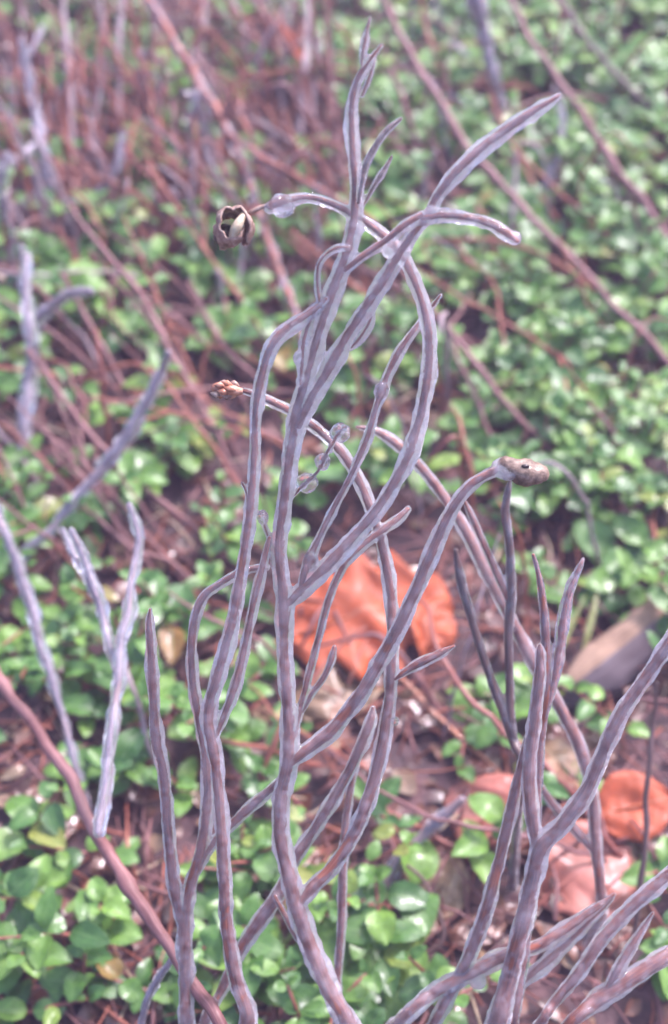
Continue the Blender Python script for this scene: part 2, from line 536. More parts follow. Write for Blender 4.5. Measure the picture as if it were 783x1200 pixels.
mb_beads = [(330,241,36,30,0.0),(360,566,31,27,0.003),(378,541,22,27,0.003),(399,507,28,27,0.003),(388,525,8,22,0.004),(461,292,34,30,0.0),(447,458,22,26,0.007),
            (350,420,16,26,-0.002),(352,448,14,24,-0.002),(594,549,44,22,-0.006),(603,279,20,20,-0.008),(463,845,12,16,0.008),(364,658,22,30,0.0),(416,268,26,30,0.0),(506,250,22,22,-0.006),(496,490,10,22,0.0)]
shrub = iced_stem('iced_shrub', 'tall forked shrub stem cased in clear ice, with looping limbs and dried husks', main, mb_beads, cat='shrub')
sbase = shrub.location.copy()

# dried husks held by the shrub's limbs
def curled_husk(u, v, d, size, parent, base):
    c = at(u, v, d)
    r = size * 0.5 * d / FPX
    ax = UP.cross(FWD).normalized()
    mb = MB()
    nu, nvv = 30, 9
    V, F, U = [], [], []
    for i in range(nu + 1):
        a = R(-40) + R(395) * i / nu
        rad = r * (1.0 - 0.42 * i / nu) * (1 + 0.10 * nz(i * 0.35, 2))
        for j in range(nvv + 1):
            t = j / nvv - 0.5
            wid = 1.15 * r * (0.55 + 0.45 * math.sin(math.pi * (i + 1) / (nu + 2)))
            rr = rad * (1 - 0.75 * t * t) + 0.22 * r * nz(i * 0.45, j * 0.6, 7) + 0.10 * r * nz(i * 1.1, j * 1.3, 3)
            e1 = Vector((0.80, 0, 0.0)) * 1.0; e2 = UP
            p = c + (Vector((1, 0, 0)) * math.cos(a) * 0.86 + e2 * math.sin(a)) * rr + (-FWD + Vector((0.3, 0, 0.25))) * (t * wid)
            V.append(p); U.append((j / nvv * 0.02, i * 0.002))
    for i in range(nu):
        for j in range(nvv):
            a = i * (nvv + 1) + j
            F.append((a, a + 1, a + nvv + 2, a + nvv + 1))
    mb.add(V, F, U)
    h = obj('dried_husk', shift(mb, base), 'husk', parent)
    m = h.modifiers.new('thick', 'SOLIDIFY'); m.thickness = 0.0006
    mb = MB()
    tube(mb, catmull([(at(u - 2, v + 14, d - 0.002), r * 0.08), (at(u + 6, v - 2, d - 0.005), r * 0.24), (at(u + 16, v - 20, d - 0.003), r * 0.12)], 0.001), 8)
    obj('straw_flake', shift(mb, base), 'straw', h)
    mb = MB()
    ball(mb, at(u - 8, v + 8, d + 0.003), r * 0.5, r * 0.5, r * 0.5, 3, 0.3)  # dark ball put in as the shade inside the curl
    obj('husk_core', shift(mb, base), 'husk_hole', h)
def stalk(parent, base, pts, off, mat):
    mb = MB(); bark_tube(mb, branch_path(pts, off, SD), 3.0, 0.6)
    obj('stalk', shift(mb, base), mat, parent)
curled_husk(271, 269, SD(268) + 0.003, 54, shrub, sbase)
stalk(shrub, sbase, [(322,240,12),(306,243,12),(294,249,14)], 0.003, 'husk')
def pod(parent, base, u, v, d, length, wid, ang, mat, hole_shade=True, name='dried_pod'):
    c = at(u, v, d); L = length * d / FPX; W = wid * d / FPX * 0.5
    ca, sa = math.cos(R(ang)), math.sin(R(ang))
    ex = Vector((1, 0, 0)) * ca + UP * sa
    path = []
    for i in range(15):
        t = i / 14
        w = W * (0.45 + 0.62 * math.sin(math.pi * min(1, t * 0.78 + 0.12))) * (1 + 0.12 * nz(t * 6, u))
        path.append((c + ex * (t - 0.5) * L - UP * (0.10 * L * math.sin(t * 3)) * (1 if ca > 0 else -1), w))
    mb = MB()
    tube(mb, path, 14, lambda s, a, r: r * (1 + 0.16 * nz(math.cos(a) * 2.2 + s * 150, math.sin(a) * 2.2, u) + 0.08 * math.sin(a * 5 + s * 300)), cap=0.7)
    h = obj(name, shift(mb, base), mat, parent)
    if hole_shade:
        mb = MB()
        p = c - FWD * W * 0.93 + UP * W * 0.15
        ball(mb, p, W * 0.34, W * 0.18, W * 0.2, 2, 0.2)  # dark ball on the pod, painted shade for an opening
        obj('hole', shift(mb, base), 'husk_hole', h)
pod(shrub, sbase, 614, 549, SD(550) - 0.006, 48, 29, -14, 'husk_dark')
def scaly_bud(u, v, d, L, W):
    c0 = at(u + L * 0.5, v + 3, d); ax = (at(u - L * 0.5, v - 2, d) - c0)
    lx = ax.length; ax.normalize()
    e1 = FWD.cross(ax).normalized(); e2 = ax.cross(e1)
    w = W * d / FPX * 0.5
    mb = MB()
    tube(mb, catmull([(c0, w * 0.35), (c0 + ax * lx * 0.35, w * 0.62), (c0 + ax * lx * 0.7, w * 0.62), (c0 + ax * lx * 0.85, w * 0.4)], 0.0008), 10, lambda s, a, r: r * (1 + 0.2 * nz(math.cos(a) * 2 + s * 300, math.sin(a) * 2, 4)))
    o = obj('orange_bud', shift(mb, sbase), 'orange_bud', shrub)
    rr = random.Random(3)
    for k in range(13):
        a = k * 2.4; t0 = 0.10 + 0.040 * k
        rad = e1 * math.cos(a) + e2 * math.sin(a)
        p0 = c0 + ax * lx * t0 + rad * w * 0.45
        mb = MB()
        tube(mb, catmull([(p0, w * 0.10), (p0 + ax * lx * 0.16 + rad * w * 0.22, w * 0.34), (p0 + ax * lx * 0.34 + rad * w * (0.0 + rr.uniform(0, 0.15)), w * 0.06)], 0.0008), 7)
        obj('bud_scale', shift(mb, sbase), 'orange_bud' if k % 4 else 'husk', o)
scaly_bud(264, 456, SD(456) + 0.022, 38, 25)

iced_stem('iced_cane', 'slender ice-coated cane bowing over to touch the tall shrub stem near its top', [
 dict(pts=[(290,1200,28),(277,1150,28),(266,1090,27),(262,1020,26),(258,950,25),(252,890,26),(244,838,26),(254,795,25),(272,730,23),(284,660,22),(294,590,21),(298,530,21),(300,480,21),(308,435,22),(320,402,26),(342,381,24),(364,366,20),(382,350,12)], off=(-0.010,-0.003), root=rt(290,1200,-0.02,-0.02,-0.010), core=0.5),
 dict(pts=[(250,866,12),(262,840,18),(277,800,19),(288,752,18),(298,704,17),(308,664,16),(316,630,12)], off=(-0.007,0.0)),
 dict(name='thorn', pts=[(296,596,6),(291,580,8),(284,566,4)], off=-0.005),
], [(308,606,16,26,-0.003)])
iced_stem('iced_cane', 'ice-coated cane forking low into a blunt straight shoot and a hooked shoot', [
 dict(pts=[(218,1205,25),(217,1150,25),(216,1090,27),(222,1042,24),(236,992,22),(243,940,21),(241,885,20),(234,846,20),(226,800,19),(225,745,19),(236,703,19),(258,684,17),(285,669,16),(312,664,14)], off=(0.004,0.006), root=rt(218,1205,-0.01,-0.02,0.004)),
 dict(pts=[(216,1088,20),(205,1046,23),(198,985,21),(191,905,21),(183,865,23),(179,805,21),(176,750,18),(175,728,15),(176,714,5)], off=(0.004,0.0), core=0.5),
 dict(pts=[(224,1034,14),(242,998,18),(270,967,19),(302,938,19),(330,914,16)], off=(0.006,0.006)),
], [(285,668,22,16,0.006)])
iced_stem('iced_cane', 'ice-coated cane slanting up behind the tall shrub stem to a blunt tip', [
 dict(pts=[(240,1200,20),(262,1155,20),(282,1112,23),(305,1078,27),(326,1048,24),(346,1006,20),(372,966,20),(400,920,22),(420,880,21),(434,846,19),(437,830,10)], off=(0.012,0.020), root=rt(240,1200,-0.01,0.0,0.012)),
 dict(pts=[(322,1050,10),(336,1076,12),(348,1098,13),(366,1118,12)], off=(0.012,0.004)),
])
iced_stem('iced_cane', 'thin straight ice-coated cane rising behind the tall shrub stem', [
 dict(pts=[(394,1200,14),(396,1140,15),(400,1080,16),(402,1010,15),(406,955,15),(414,905,14),(421,868,8)], off=(0.024,0.03), root=rt(394,1200,0,0.0,0.024)),
])
iced_stem('iced_cane', 'stout ice-coated cane with an open Y fork above fallen red leaves', [
 dict(pts=[(582,1205,36),(598,1140,34),(613,1080,33),(624,1030,32),(634,993,32),(660,965,30),(688,926,29),(708,878,27),(728,836,27),(752,800,27),(785,752,26),(805,715,22),(818,690,8)], off=(0.0,-0.01), root=rt(582,1205,0.0,-0.02), core=0.5),
 dict(pts=[(632,998,22),(624,962,25),(620,905,25),(626,845,24),(632,795,22),(633,765,18),(633,756,8)], off=(0.0,0.002), core=0.55),
], lump=0.8)
iced_stem('iced_cane', 'ice-coated pair of spikes, one brown and one frosty, beside the Y-forked cane', [
 dict(pts=[(634,862,14),(640,815,17),(640,770,16),(638,725,15),(634,690,13),(629,664,8),(625,650,3)], off=(0.008,0.010), core=0.74, root=None),
 dict(pts=[(638,838,12),(648,800,18),(656,756,22),(661,718,21),(668,690,18),(677,668,12),(683,655,4)], off=(0.008,0.012), core=0.35),
 dict(name='lower_stem', pts=[(600,1205,18),(612,1130,18),(622,1060,18),(628,990,17),(630,920,16),(634,862,14)], off=0.008, root=rt(600,1205,0.0,0.0,0.008)),
], ice='ice_milky')
iced_stem('iced_cane', 'ice-coated cane leaning right to a tapered tip beside the Y-forked cane', [
 dict(pts=[(505,1205,20),(530,1160,21),(554,1110,23),(574,1052,24),(588,995,23),(601,940,22),(611,895,17),(618,862,10)], off=(0.010,0.006), root=rt(505,1205,-0.01,0.0,0.010)),
])
iced_stem('iced_cane', 'low ice-coated cane reaching along the ground to a frosted spear tip', [
 dict(pts=[(470,1195,24),(510,1162,26),(552,1140,27),(592,1120,27),(630,1108,24),(660,1090,22),(692,1068,16),(720,1048,5)], off=(0.006,0.016), root=rt(470,1195,-0.03,0.0,0.006)),
 dict(pts=[(592,1176,8),(614,1150,20),(644,1124,28),(672,1098,22),(698,1072,14),(718,1052,5)], off=(0.012,0.016), core=0.3),
], [(560,1150,24,26,0.01)])
iced_stem('iced_cane', 'ice-coated cane slanting low to the right below the Y fork', [
 dict(pts=[(630,1205,20),(652,1172,21),(680,1138,22),(706,1100,23),(736,1066,25),(768,1038,26),(800,1010,22),(816,996,8)], off=(-0.004,0.0), root=rt(630,1205,-0.02,-0.02)),
])
iced_stem('iced_cane', 'thick low ice-coated cane with a pointed frosted bud standing on it', [
 dict(pts=[(660,1210,26),(700,1172,28),(735,1150,28),(775,1124,28),(815,1100,20)], off=(-0.006,0.0), root=rt(660,1210,-0.02,-0.02), core=0.56),
 dict(name='bud', pts=[(706,1168,10),(722,1140,20),(738,1112,20),(752,1090,12),(765,1070,4)], off=(-0.004,-0.002), core=0.35),
])
# right-hand stems a little further back
def SB(v): return SD(v) + 0.075
def rootb(u, v, dep):
    p = at(u, v, dep(v)); return (p.x + 0.005, p.y + 0.01, gh(p.x, p.y) - 0.008)
iced_stem('iced_cane', 'long ice-coated cane crossing behind the husk limb down to red leaves', [
 dict(pts=[(705,1060,20),(698,990,20),(694,930,20),(678,872,22),(652,822,22),(622,770,23),(592,712,22),(566,662,22),(540,612,21),(514,574,20),(490,544,19),(462,518,20),(440,505,14),(418,500,6)], root=rootb(712,1075,SB), core=0.54),
 dict(pts=[(700,1000,14),(676,975,16),(650,945,16),(632,918,12)]),
], depth=SB, voxel=0.0007, lump=0.8)
iced_stem('iced_twig', 'dark knobbly upright twig with patchy ice under the curled husk', [
 dict(pts=[(612,900,16),(600,862,17),(597,800,15),(596,740,16),(599,690,17),(597,640,15),(592,606,16),(595,578,12),(598,562,6)], root=rootb(625,930,SB), mat='bark_dark', core=0.75),
 dict(pts=[(606,880,14),(588,830,16),(568,775,15),(552,722,15),(540,680,16),(534,645,10)], mat='bark_dark', core=0.78),
 dict(pts=[(600,712,12),(588,684,15),(572,648,14),(556,612,14),(544,586,8)], core=0.55),
], depth=lambda v: SD(v) + 0.06, voxel=0.0007, lump=0.9)

# ------------------------------------------------------------------ stems standing further back among the ground cover
def kd(k0, k1, n):
    return [k0 + (k1 - k0) * i / max(1, n - 1) for i in range(n)]
def back_stem(label, branches, mat='bark_red', ice=None, group=None, core=0.6, name='bare_stem', rootit=True):
    """branches: (pts[(u,v,w)], k0, k1): k = fraction of the way from the lens to the soil; the first point is the foot"""
    ps = []
    for pts, k0, k1 in branches:
        ks = kd(k0, k1, len(pts))
        ps.append([(at(u, v, gd(v) * k), w * 0.41 * gd(v) * k / FPX) for (u, v, w), k in zip(pts, ks)])
    if rootit and branches[0][1] < 0.995:            # carry the foot on down into the soil
        p, r = ps[0][0]; q = ps[0][1][0]
        d = (p - q).normalized()
        h = p.z
        g1 = Vector((p.x + d.x * h * 0.8, p.y + d.y * h * 0.8, 0)); g1.z = gh(g1.x, g1.y) - 0.008
        ps[0] = [(g1, r * 1.15), (p.lerp(g1, 0.5) + Vector((0, 0, 0.003)), r * 1.05)] + ps[0]
    base = Vector(ps[0][0][0])
    t = thing(name, label, 'stem', base, group)
    ib = MB()
    for i, p in enumerate(ps):
        path = catmull(p, 0.003)
        sd = base.x * 77 + base.y * 31 + i * 9.1
        crook = []
        s_ = 0.0
        for k, (q, r) in enumerate(path):
            if k: s_ += (q - path[k - 1][0]).length
            amp = 0.35 * r + 0.0010
            w = Vector((nz(s_ * 34, sd, 1), nz(s_ * 34, sd, 5), nz(s_ * 34, sd, 9))) * amp + Vector((nz(s_ * 90, sd, 2), nz(s_ * 90, sd, 6), 0)) * amp * 0.4
            knot = max(0.0, nz(s_ * 55, sd, 13) - 0.25) * 0.7          # leaf-scar swellings
            crook.append((q + w, r * (0.82 + 0.16 * nz(s_ * 60, sd, 3) + knot)))
        path = crook
        mb = MB()
        bark_tube(mb, path, i * 2.3 + base.x * 50, core if ice else 1.0)
        obj('main_stem' if i == 0 else 'side_shoot', shift(mb, base), mat, t)
        if ice:
            ice_tube(ib, path, i * 4.1 + base.y * 31, 1.9)
    if ice:
        obj('ice_coating', shift(ib, base), ice, t)
    return t
# left side
back_stem('thick pinkish brown stem slanting across the lower leaves behind the forked cane',
  [([(262,1215,28),(235,1160,28),(195,1103,28),(150,1035,29),(118,982,29),(85,925,27),(50,865,25),(15,815,24),(-30,750,22)], 0.80, 0.86)], 'bark_red', None)
back_stem('frosty upright stem with a paired shoot, standing on the thick pinkish brown stem',
  [([(116,975,16),(126,900,21),(136,820,22),(142,765,22),(150,705,21),(158,655,19),(161,622,17),(152,590,10)], 0.81, 0.72),
   ([(141,790,14),(126,730,19),(112,692,19),(96,650,18),(82,622,12)], 0.785, 0.73),
   ([(106,690,12),(92,664,17),(80,640,16),(72,618,10)], 0.76, 0.74)], 'bark_grey', 'ice_milky', core=0.45, rootit=False)
back_stem('thin lilac grey stem curving up out of the leaves beside the thick pinkish brown stem',
  [([(100,930,13),(84,880,13),(70,825,15),(50,768,17),(36,712,19),(20,660,19),(0,615,18),(-25,560,14)], 0.97, 0.80)], 'bark_grey', 'ice_milky')
back_stem('pale icy stick slanting up to a blunt end among red stems',
  [([(5,680,12),(25,655,14),(75,600,17),(120,550,19),(150,505,20),(175,460,19),(190,428,16),(198,412,10)], 0.99, 0.78)], 'bark_grey', 'ice_milky')
back_stem('icy stem with a bent arm ending in a pale bud',
  [([(20,560,20),(26,500,21),(32,430,23),(38,385,23),(60,358,19),(84,346,17),(104,340,12)], 0.98, 0.80),
   ([(36,400,16),(34,370,18),(28,335,18),(34,300,16)], 0.845, 0.80)], 'bark_grey', 'ice_milky')
back_stem('lilac icy stem with two short shoots above purple litter',
  [([(75,265,14),(62,235,16),(54,200,17),(44,145,16),(32,90,15),(24,50,12)], 0.99, 0.82),
   ([(46,165,10),(30,175,13),(14,186,12),(-5,196,8)], 0.90, 0.88),
   ([(28,70,10),(38,52,12),(48,30,8)], 0.84, 0.82)], 'bark_grey', 'ice_milky')
back_stem('frosted bow-shaped stem curving round at its tip',
  [([(75,262,10),(92,243,13),(112,228,17),(128,210,16),(138,185,13),(144,152,8)], 1.0, 0.90)], 'bark_grey', 'ice_milky')
back_stem('greyish lilac stem ending in a rough joint beside the curled husk',
  [([(352,392,14),(336,340,14),(316,285,15),(298,230,15),(280,180,15),(268,158,17),(248,122,18),(224,78,19),(196,36,16),(170,-10,14)], 0.95, 0.84),
   ([(268,158,12),(310,186,14),(352,210,13),(400,238,12),(440,262,11)], 0.885, 0.87)], 'bark', 'ice_milky', core=0.85)
MARKS = [((440,712),'by the big orange leaf'),((715,762),'by the split wood'),((682,1010),'by the broad pale red leaf'),((470,1080),'by the curled wine red leaf'),
         ((150,1050),'by the thick pinkish brown stem'),((130,800),'by the frosty paired stem'),((120,550),'by the pale icy stick'),((40,420),'by the icy bent-arm stem'),
         ((50,180),'by the lilac stem with two short shoots'),((250,120),'by the stem with a rough joint'),((400,330),'behind the crossing limbs of the tall shrub'),
         ((560,190),'by the long wine red stem'),((700,160),'by the straight tan brown stem'),((590,470),'by the reddish stem past the loop limb'),((640,570),'behind the curled husk'),
         ((570,80),'by the broad lilac stem'),((290,860),'behind the hooked cane'),((300,1100),'behind the bowing cane'),((740,480),'between the slanting red stems')]
def mark(u, v):
    return min(MARKS, key=lambda m: (m[0][0] - u) ** 2 + (m[0][1] - v) ** 2)[1]
V = 'bare lilac brown stem standing upright'
for pts, k0, k1 in [([(150,200,10),(142,150,12),(140,90,12),(141,20,12),(143,-30,9)],1.0,0.86), ([(92,220,12),(85,165,14),(81,100,14),(77,40,13),(72,-20,9)],1.0,0.85),
                    ([(110,250,9),(104,190,10),(96,120,10),(94,60,9)],1.0,0.9), ([(60,300,10),(50,250,11),(36,180,10)],1.0,0.92), ([(235,190,9),(238,120,10),(233,60,10),(236,-10,9)],1.0,0.87),
                    ([(345,230,8),(352,150,10),(358,80,11),(362,-10,9)],1.0,0.88), ([(372,200,8),(366,120,9),(376,40,9)],1.0,0.9), ([(120,170,7),(112,110,8),(118,40,8)],1.0,0.9),
                    ([(280,400,9),(281,350,9),(284,300,8),(282,260,6)],1.0,0.92), ([(605,330,8),(600,260,9),(606,180,8)],1.0,0.9)]:
    back_stem(V + ' ' + mark(*pts[1][:2]), [(pts, k0, k1)], 'bark_grey' if random.random() < 0.5 else 'bark', None, 'upright bare stems in the purple litter')
# right side and across
back_stem('long wine red stem slanting across the leaves behind the two arms',
  [([(800,445,15),(760,400,15),(710,345,15),(660,292,15),(605,236,15),(562,190,15),(522,128,15),(490,82,15),(466,36,14),(445,-15,12)], 0.97, 0.80)], 'bark_red')
back_stem('broad lilac icy stem standing upright among the upper leaves',
  [([(592,150,16),(582,118,19),(573,75,21),(562,20,22),(556,-30,18)], 0.98, 0.78)], 'bark_grey', 'ice_milky', core=0.8)
back_stem('straight tan brown stem slanting across the upper leaves',
  [([(815,320,16),(770,258,16),(735,210,17),(695,152,16),(655,98,15),(620,40,14),(590,-15,12)], 0.96, 0.80)], 'bark_red')
back_stem('dark slender stem slanting over leaves in the far corner',
  [([(800,160,13),(765,128,13),(732,98,13),(700,62,12),(672,25,12),(650,-15,10)], 0.98, 0.86)], 'bark_dark')
back_stem('reddish stem slanting down past the loop limb into mixed leaves',
  [([(700,592,10),(668,548,12),(630,512,13),(590,468,13),(548,412,13),(505,358,13),(470,315,12),(440,285,10)], 1.0, 0.86)], 'bark_red')
back_stem('small crooked pale twig hanging over leaves by the longest arm tip',
  [([(620,262,8),(630,232,10),(646,200,12),(656,165,11),(657,125,9),(650,100,7)], 1.0, 0.88)], 'bark_grey', 'ice_milky')
D = 'bare reddish stem slanting across leaves'
for pts, k0, k1 in [([(285,580,13),(268,540,14),(235,475,14),(200,412,14),(160,342,13),(115,285,12),(80,240,10)],1.0,0.86),
                    ([(260,645,13),(215,608,14),(160,565,14),(110,512,14),(70,462,13),(35,410,11)],1.0,0.88),
                    ([(185,520,9),(160,480,11),(130,425,11),(95,362,11),(70,320,9)],1.0,0.9),
                    ([(470,400,11),(430,350,12),(395,320,11),(340,270,10)],1.0,0.9),
                    ([(20,600,12),(50,560,13),(82,535,11)],1.0,0.94),
                    ([(800,600,9),(760,560,10),(720,510,10),(690,470,8)],1.0,0.93),
                    ([(770,345,9),(735,300,10),(690,255,10),(650,220,9),(600,170,8)],1.0,0.9),
                    ([(520,250,9),(500,200,10),(480,140,11),(460,80,10)],1.0,0.9),
                    ([(430,470,9),(400,440,9),(330,400,9),(250,370,8),(190,372,7)],1.0,0.95),
                    ([(330,300,9),(280,240,10),(200,160,10),(150,90,9),(120,30,8)],1.0,0.9),
                    ([(210,330,9),(165,270,10),(150,200,9),(160,130,8)],1.0,0.9),
                    ([(640,420,7),(600,380,9),(560,320,9),(530,280,8)],1.0,0.93),
                    ([(240,700,9),(200,660,10),(150,640,10),(110,600,8)],1.0,0.95),
                    ([(680,280,8),(640,240,9),(590,150,9),(570,90,8)],1.0,0.9),
                    ([(540,160,8),(520,100,9),(500,30,9),(490,-20,8)],1.0,0.9),
                    ([(425,330,8),(400,180,9),(388,90,9),(380,20,8)],1.0,0.88),
                    ([(230,260,8),(210,200,9),(200,120,9),(180,60,8)],1.0,0.9),
                    ([(330,500,9),(300,440,9),(260,400,9),(220,330,8)],1.0,0.93)]:
    back_stem(D + ' ' + mark(*pts[1][:2]), [(pts, k0, k1)], random.choice(['bark_red', 'bark_red', 'bark']), None, 'bare stems lying over the ground cover')
rng = random.Random(404)
for i in range(64):
    if i < 24:                       # lilac uprights over the purple litter
        u, v = rng.uniform(0, 420), rng.uniform(150, 330)
        L = rng.uniform(120, 240); a = R(rng.gauss(92, 13))
        mat, k1, nm = rng.choice(['bark_grey', 'bark', 'bark']), 0.89, V
        grp = 'upright bare stems in the purple litter'
    else:                            # reddish ones slanting across
        u, v = (rng.uniform(60, 800), rng.uniform(120, 480)) if i < 50 else (rng.uniform(60, 330), rng.uniform(420, 720))
        L = rng.uniform(150, 330); a = R(rng.gauss(128, 14))
        mat, k1, nm = rng.choice(['bark_red', 'bark_red', 'bark']), 0.90, D
        grp = 'bare stems lying over the ground cover'
    w = rng.uniform(7, 12)
    bend = rng.uniform(-0.25, 0.25)
    pts = [(u + L * t * math.cos(a + bend * t), v - L * t * math.sin(a + bend * t), w * (1 - 0.55 * t)) for t in (0, 0.3, 0.6, 1.0)]
    brs = [(pts, 1.0, k1)]
    if rng.random() < 0.6:
        m0 = pts[2] if rng.random() < 0.5 else pts[1]
        km = 1.0 + (k1 - 1.0) * (2 if m0 is pts[2] else 1) / 3
        a2 = a + rng.choice((-1, 1)) * rng.uniform(0.35, 0.8); l2 = L * rng.uniform(0.2, 0.45)
        brs.append(([(m0[0], m0[1], w * 0.6), (m0[0] + l2 * 0.5 * math.cos(a2), m0[1] - l2 * 0.5 * math.sin(a2), w * 0.5), (m0[0] + l2 * math.cos(a2 * 0.95), m0[1] - l2 * math.sin(a2 * 0.95), w * 0.3)], km, km - 0.03))
    back_stem(nm + ' ' + mark(*pts[1][:2]), brs, mat, None, grp)
back_stem('frosty broken stick lying crooked on the litter beneath the long curved limb',
  [([(442,1085,13),(450,1045,17),(466,1012,18),(492,980,19),(520,956,19),(540,936,12)], 0.99, 0.93)], 'bark_grey', 'ice_milky', core=0.8, name='fallen_stick')
back_stem('thin orange tan twig lying on the ground beside the big orange leaf',
  [([(585,905,7),(545,870,9),(510,838,9),(478,805,8),(462,790,5)], 0.995, 0.97)], 'orange_bud', None, name='fallen_twig')
back_stem('dark thin stem standing behind the Y-forked cane near the red leaves',
  [([(742,1100,12),(750,1040,13),(756,975,13),(758,915,12),(766,850,10),(770,800,7)], 0.97, 0.82)], 'bark_dark')
back_stem('red stalk lying under the fallen red leaves',
  [([(600,1010,12),(548,995,14),(500,975,13),(450,950,12),(395,925,9)], 0.99, 0.98)], 'red_stem', None, name='fallen_stick')
back_stem('dark crooked twig arching over the brown litter',
  [([(470,1130,8),(520,1100,9),(500,1040,9),(478,1015,8)], 0.99, 0.95)], 'bark_dark', None, name='fallen_twig')
back_stem('short grey stem with ice poking out under the forked cane',
  [([(168,1190,12),(185,1150,15),(205,1120,13),(222,1100,8)], 0.88, 0.80)], 'bark_grey', 'ice_milky')

# ------------------------------------------------------------------ leaves
def leaf_mesh(mb, L, W, prof, curl=0.2, fold=0.25, nu=7, nv=4, mat4=None, rnd=0.0, wav=0.0, seed=0.0, serr=0.0):
    """leaf along +Y from its stalk at the origin, upper side +Z"""
    V, F, U = [], [], []
    for i in range(nu + 1):
        t = i / nu
        hw = W * 0.5 * prof(t)
        for j in range(nv + 1):
            s = j / nv * 2 - 1
            hwj = hw * (1 + serr * (1 if i % 2 else -1) * abs(s))
            x = s * hwj
            y = L * t + serr * 0.3 * L / nu * abs(s)
            z = abs(x) * fold - curl * L * (t - 0.15) ** 2 + wav * L * (nz(t * 3 + seed, s * 1.5, seed) + 0.35 * nz(t * 9 + seed, s * 5, seed + 4) + (0.14 * nz(t * 24, s * 12, seed) if nu > 20 else 0))
            if nu > 20: x *= 1 + 0.10 * nz(t * 14, (1 if s > 0 else -1) * 3.0, seed) + 0.06 * nz(t * 40, (1 if s > 0 else -1) * 3.0, seed)
            p = Vector((x, y, z))
            V.append(mat4 @ p if mat4 else p)
            U.append((j / nv, t))
    for i in range(nu):
        for j in range(nv):
            a = i * (nv + 1) + j
            F.append((a, a + 1, a + nv + 2, a + nv + 1))
    mb.add(V, F, U, rnd)
def obov(t):
    return max(0.05, math.sin(math.pi * min(1, 0.04 + 0.93 * t ** 0.85)) ** 0.72) if t < 1 else 0.06
LEAF = []
for k in range(12):
    mb = MB()
    leaf_mesh(mb, 1.0, random.uniform(0.58, 0.90), obov, random.uniform(-0.05, 0.55), random.uniform(0.05, 0.55), 8, 4, None, k * 0.083, random.uniform(0.05, 0.16), k * 3.7, random.uniform(0, 0.05))
    me = mb.mesh('leaf'); me.materials.append(M['leaf'])
    LEAF.append((mb, me))

def sprig_plan(rng, x, y, big=None):
    """stem points and leaf matrices (local to the sprig's foot)"""
    n = rng.randint(3, 6)
    h = rng.uniform(0.014, 0.050)
    a = rng.uniform(0, 2 * math.pi)
    lean = Vector((math.cos(a), math.sin(a), 0)) * rng.uniform(0.008, 0.055)
    stem = [(Vector((0, 0, -0.006)), 0.0011), (Vector(lean * 0.35) + Vector((0, 0, h * 0.5)), 0.0010), (lean + Vector((0, 0, h)), 0.0007)]
    leaves = []
    az = rng.uniform(0, 6.28)
    size = rng.uniform(0.011, 0.0175) * (0.92 + 0.42 * min(1, max(0, (y - 0.2) / 0.6)))
    if big: size = big * 0.88
    for i in range(n):
        t = (i + 1) / n
        p = lean * t * (0.5 + 0.5 * t) + Vector((0, 0, h * (0.25 + 0.75 * t)))
        L = size * (1.08 - 0.42 * (t - 0.35) ** 2 * 2 if i < n - 1 else 0.62)
        for s in (0, 1):
            if rng.random() < 0.08: continue
            az2 = az + s * math.pi + rng.uniform(-0.35, 0.35)
            tilt = rng.uniform(0.05, 0.55) + (0.35 if i == n - 1 else 0.0)
            q = Matrix.Translation(p) @ Matrix.Rotation(az2, 4, 'Z') @ Matrix.Rotation(tilt, 4, 'X') @ Matrix.Rotation(rng.uniform(-0.35, 0.35), 4, 'Y') @ Matrix.Scale(L * rng.uniform(0.65, 1.25), 4)
            q = q @ Matrix.Translation((0, 0.10, 0))
            leaves.append((q, rng.randrange(12), rng.random()))
        az += math.pi / 2 + rng.uniform(-0.3, 0.3)
    return stem, leaves, h, lean

def ell(u, v, cu, cv, ru, rv):
    return ((u - cu) / ru) ** 2 + ((v - cv) / rv) ** 2 < 1
def allowed(rng, x, y):
    p = Vector((x, y, 0))
    u, v, d = pix(p)
    u2, v2, _ = pix(Vector((x, y, 0.035)))
    for (a, b) in ((u, v), (u2, v2), ((u + u2) / 2, (v + v2) / 2)):
        if ell(a, b, 440, 710, 128, 110): return False       # the big orange leaf
        if ell(a, b, 715, 762, 75, 62): return False         # the piece of wood
        if ell(a, b, 570, 960, 70, 70) or ell(a, b, 680, 1020, 85, 75) or ell(a, b, 738, 958, 48, 45): return False
    um, vm = u2, v2
    dens = 0.80
    if um > 430 and vm > 790: dens = 0.38
    elif um < 430 and vm < 300: dens = 0.30
    elif um < 60: dens = 0.6
    elif um < 330 and 300 < vm < 660: dens = 0.5
    elif um < 430 and vm > 660: dens = 0.86
    if ell(um, vm, 480, 470, 90, 70): dens *= 0.35
    if ell(um, vm, 60, 935, 85, 55) or ell(um, vm, 170, 940, 70, 40) or ell(um, vm, 350, 850, 60, 50): dens *= 0.2
    n = nz(x * 14 + 3, y * 14, 2) * 0.9 + nz(x * 30, y * 30, 9) * 0.6
    dens *= 1.0 if n > -0.10 else 0.2
    return rng.random() < dens

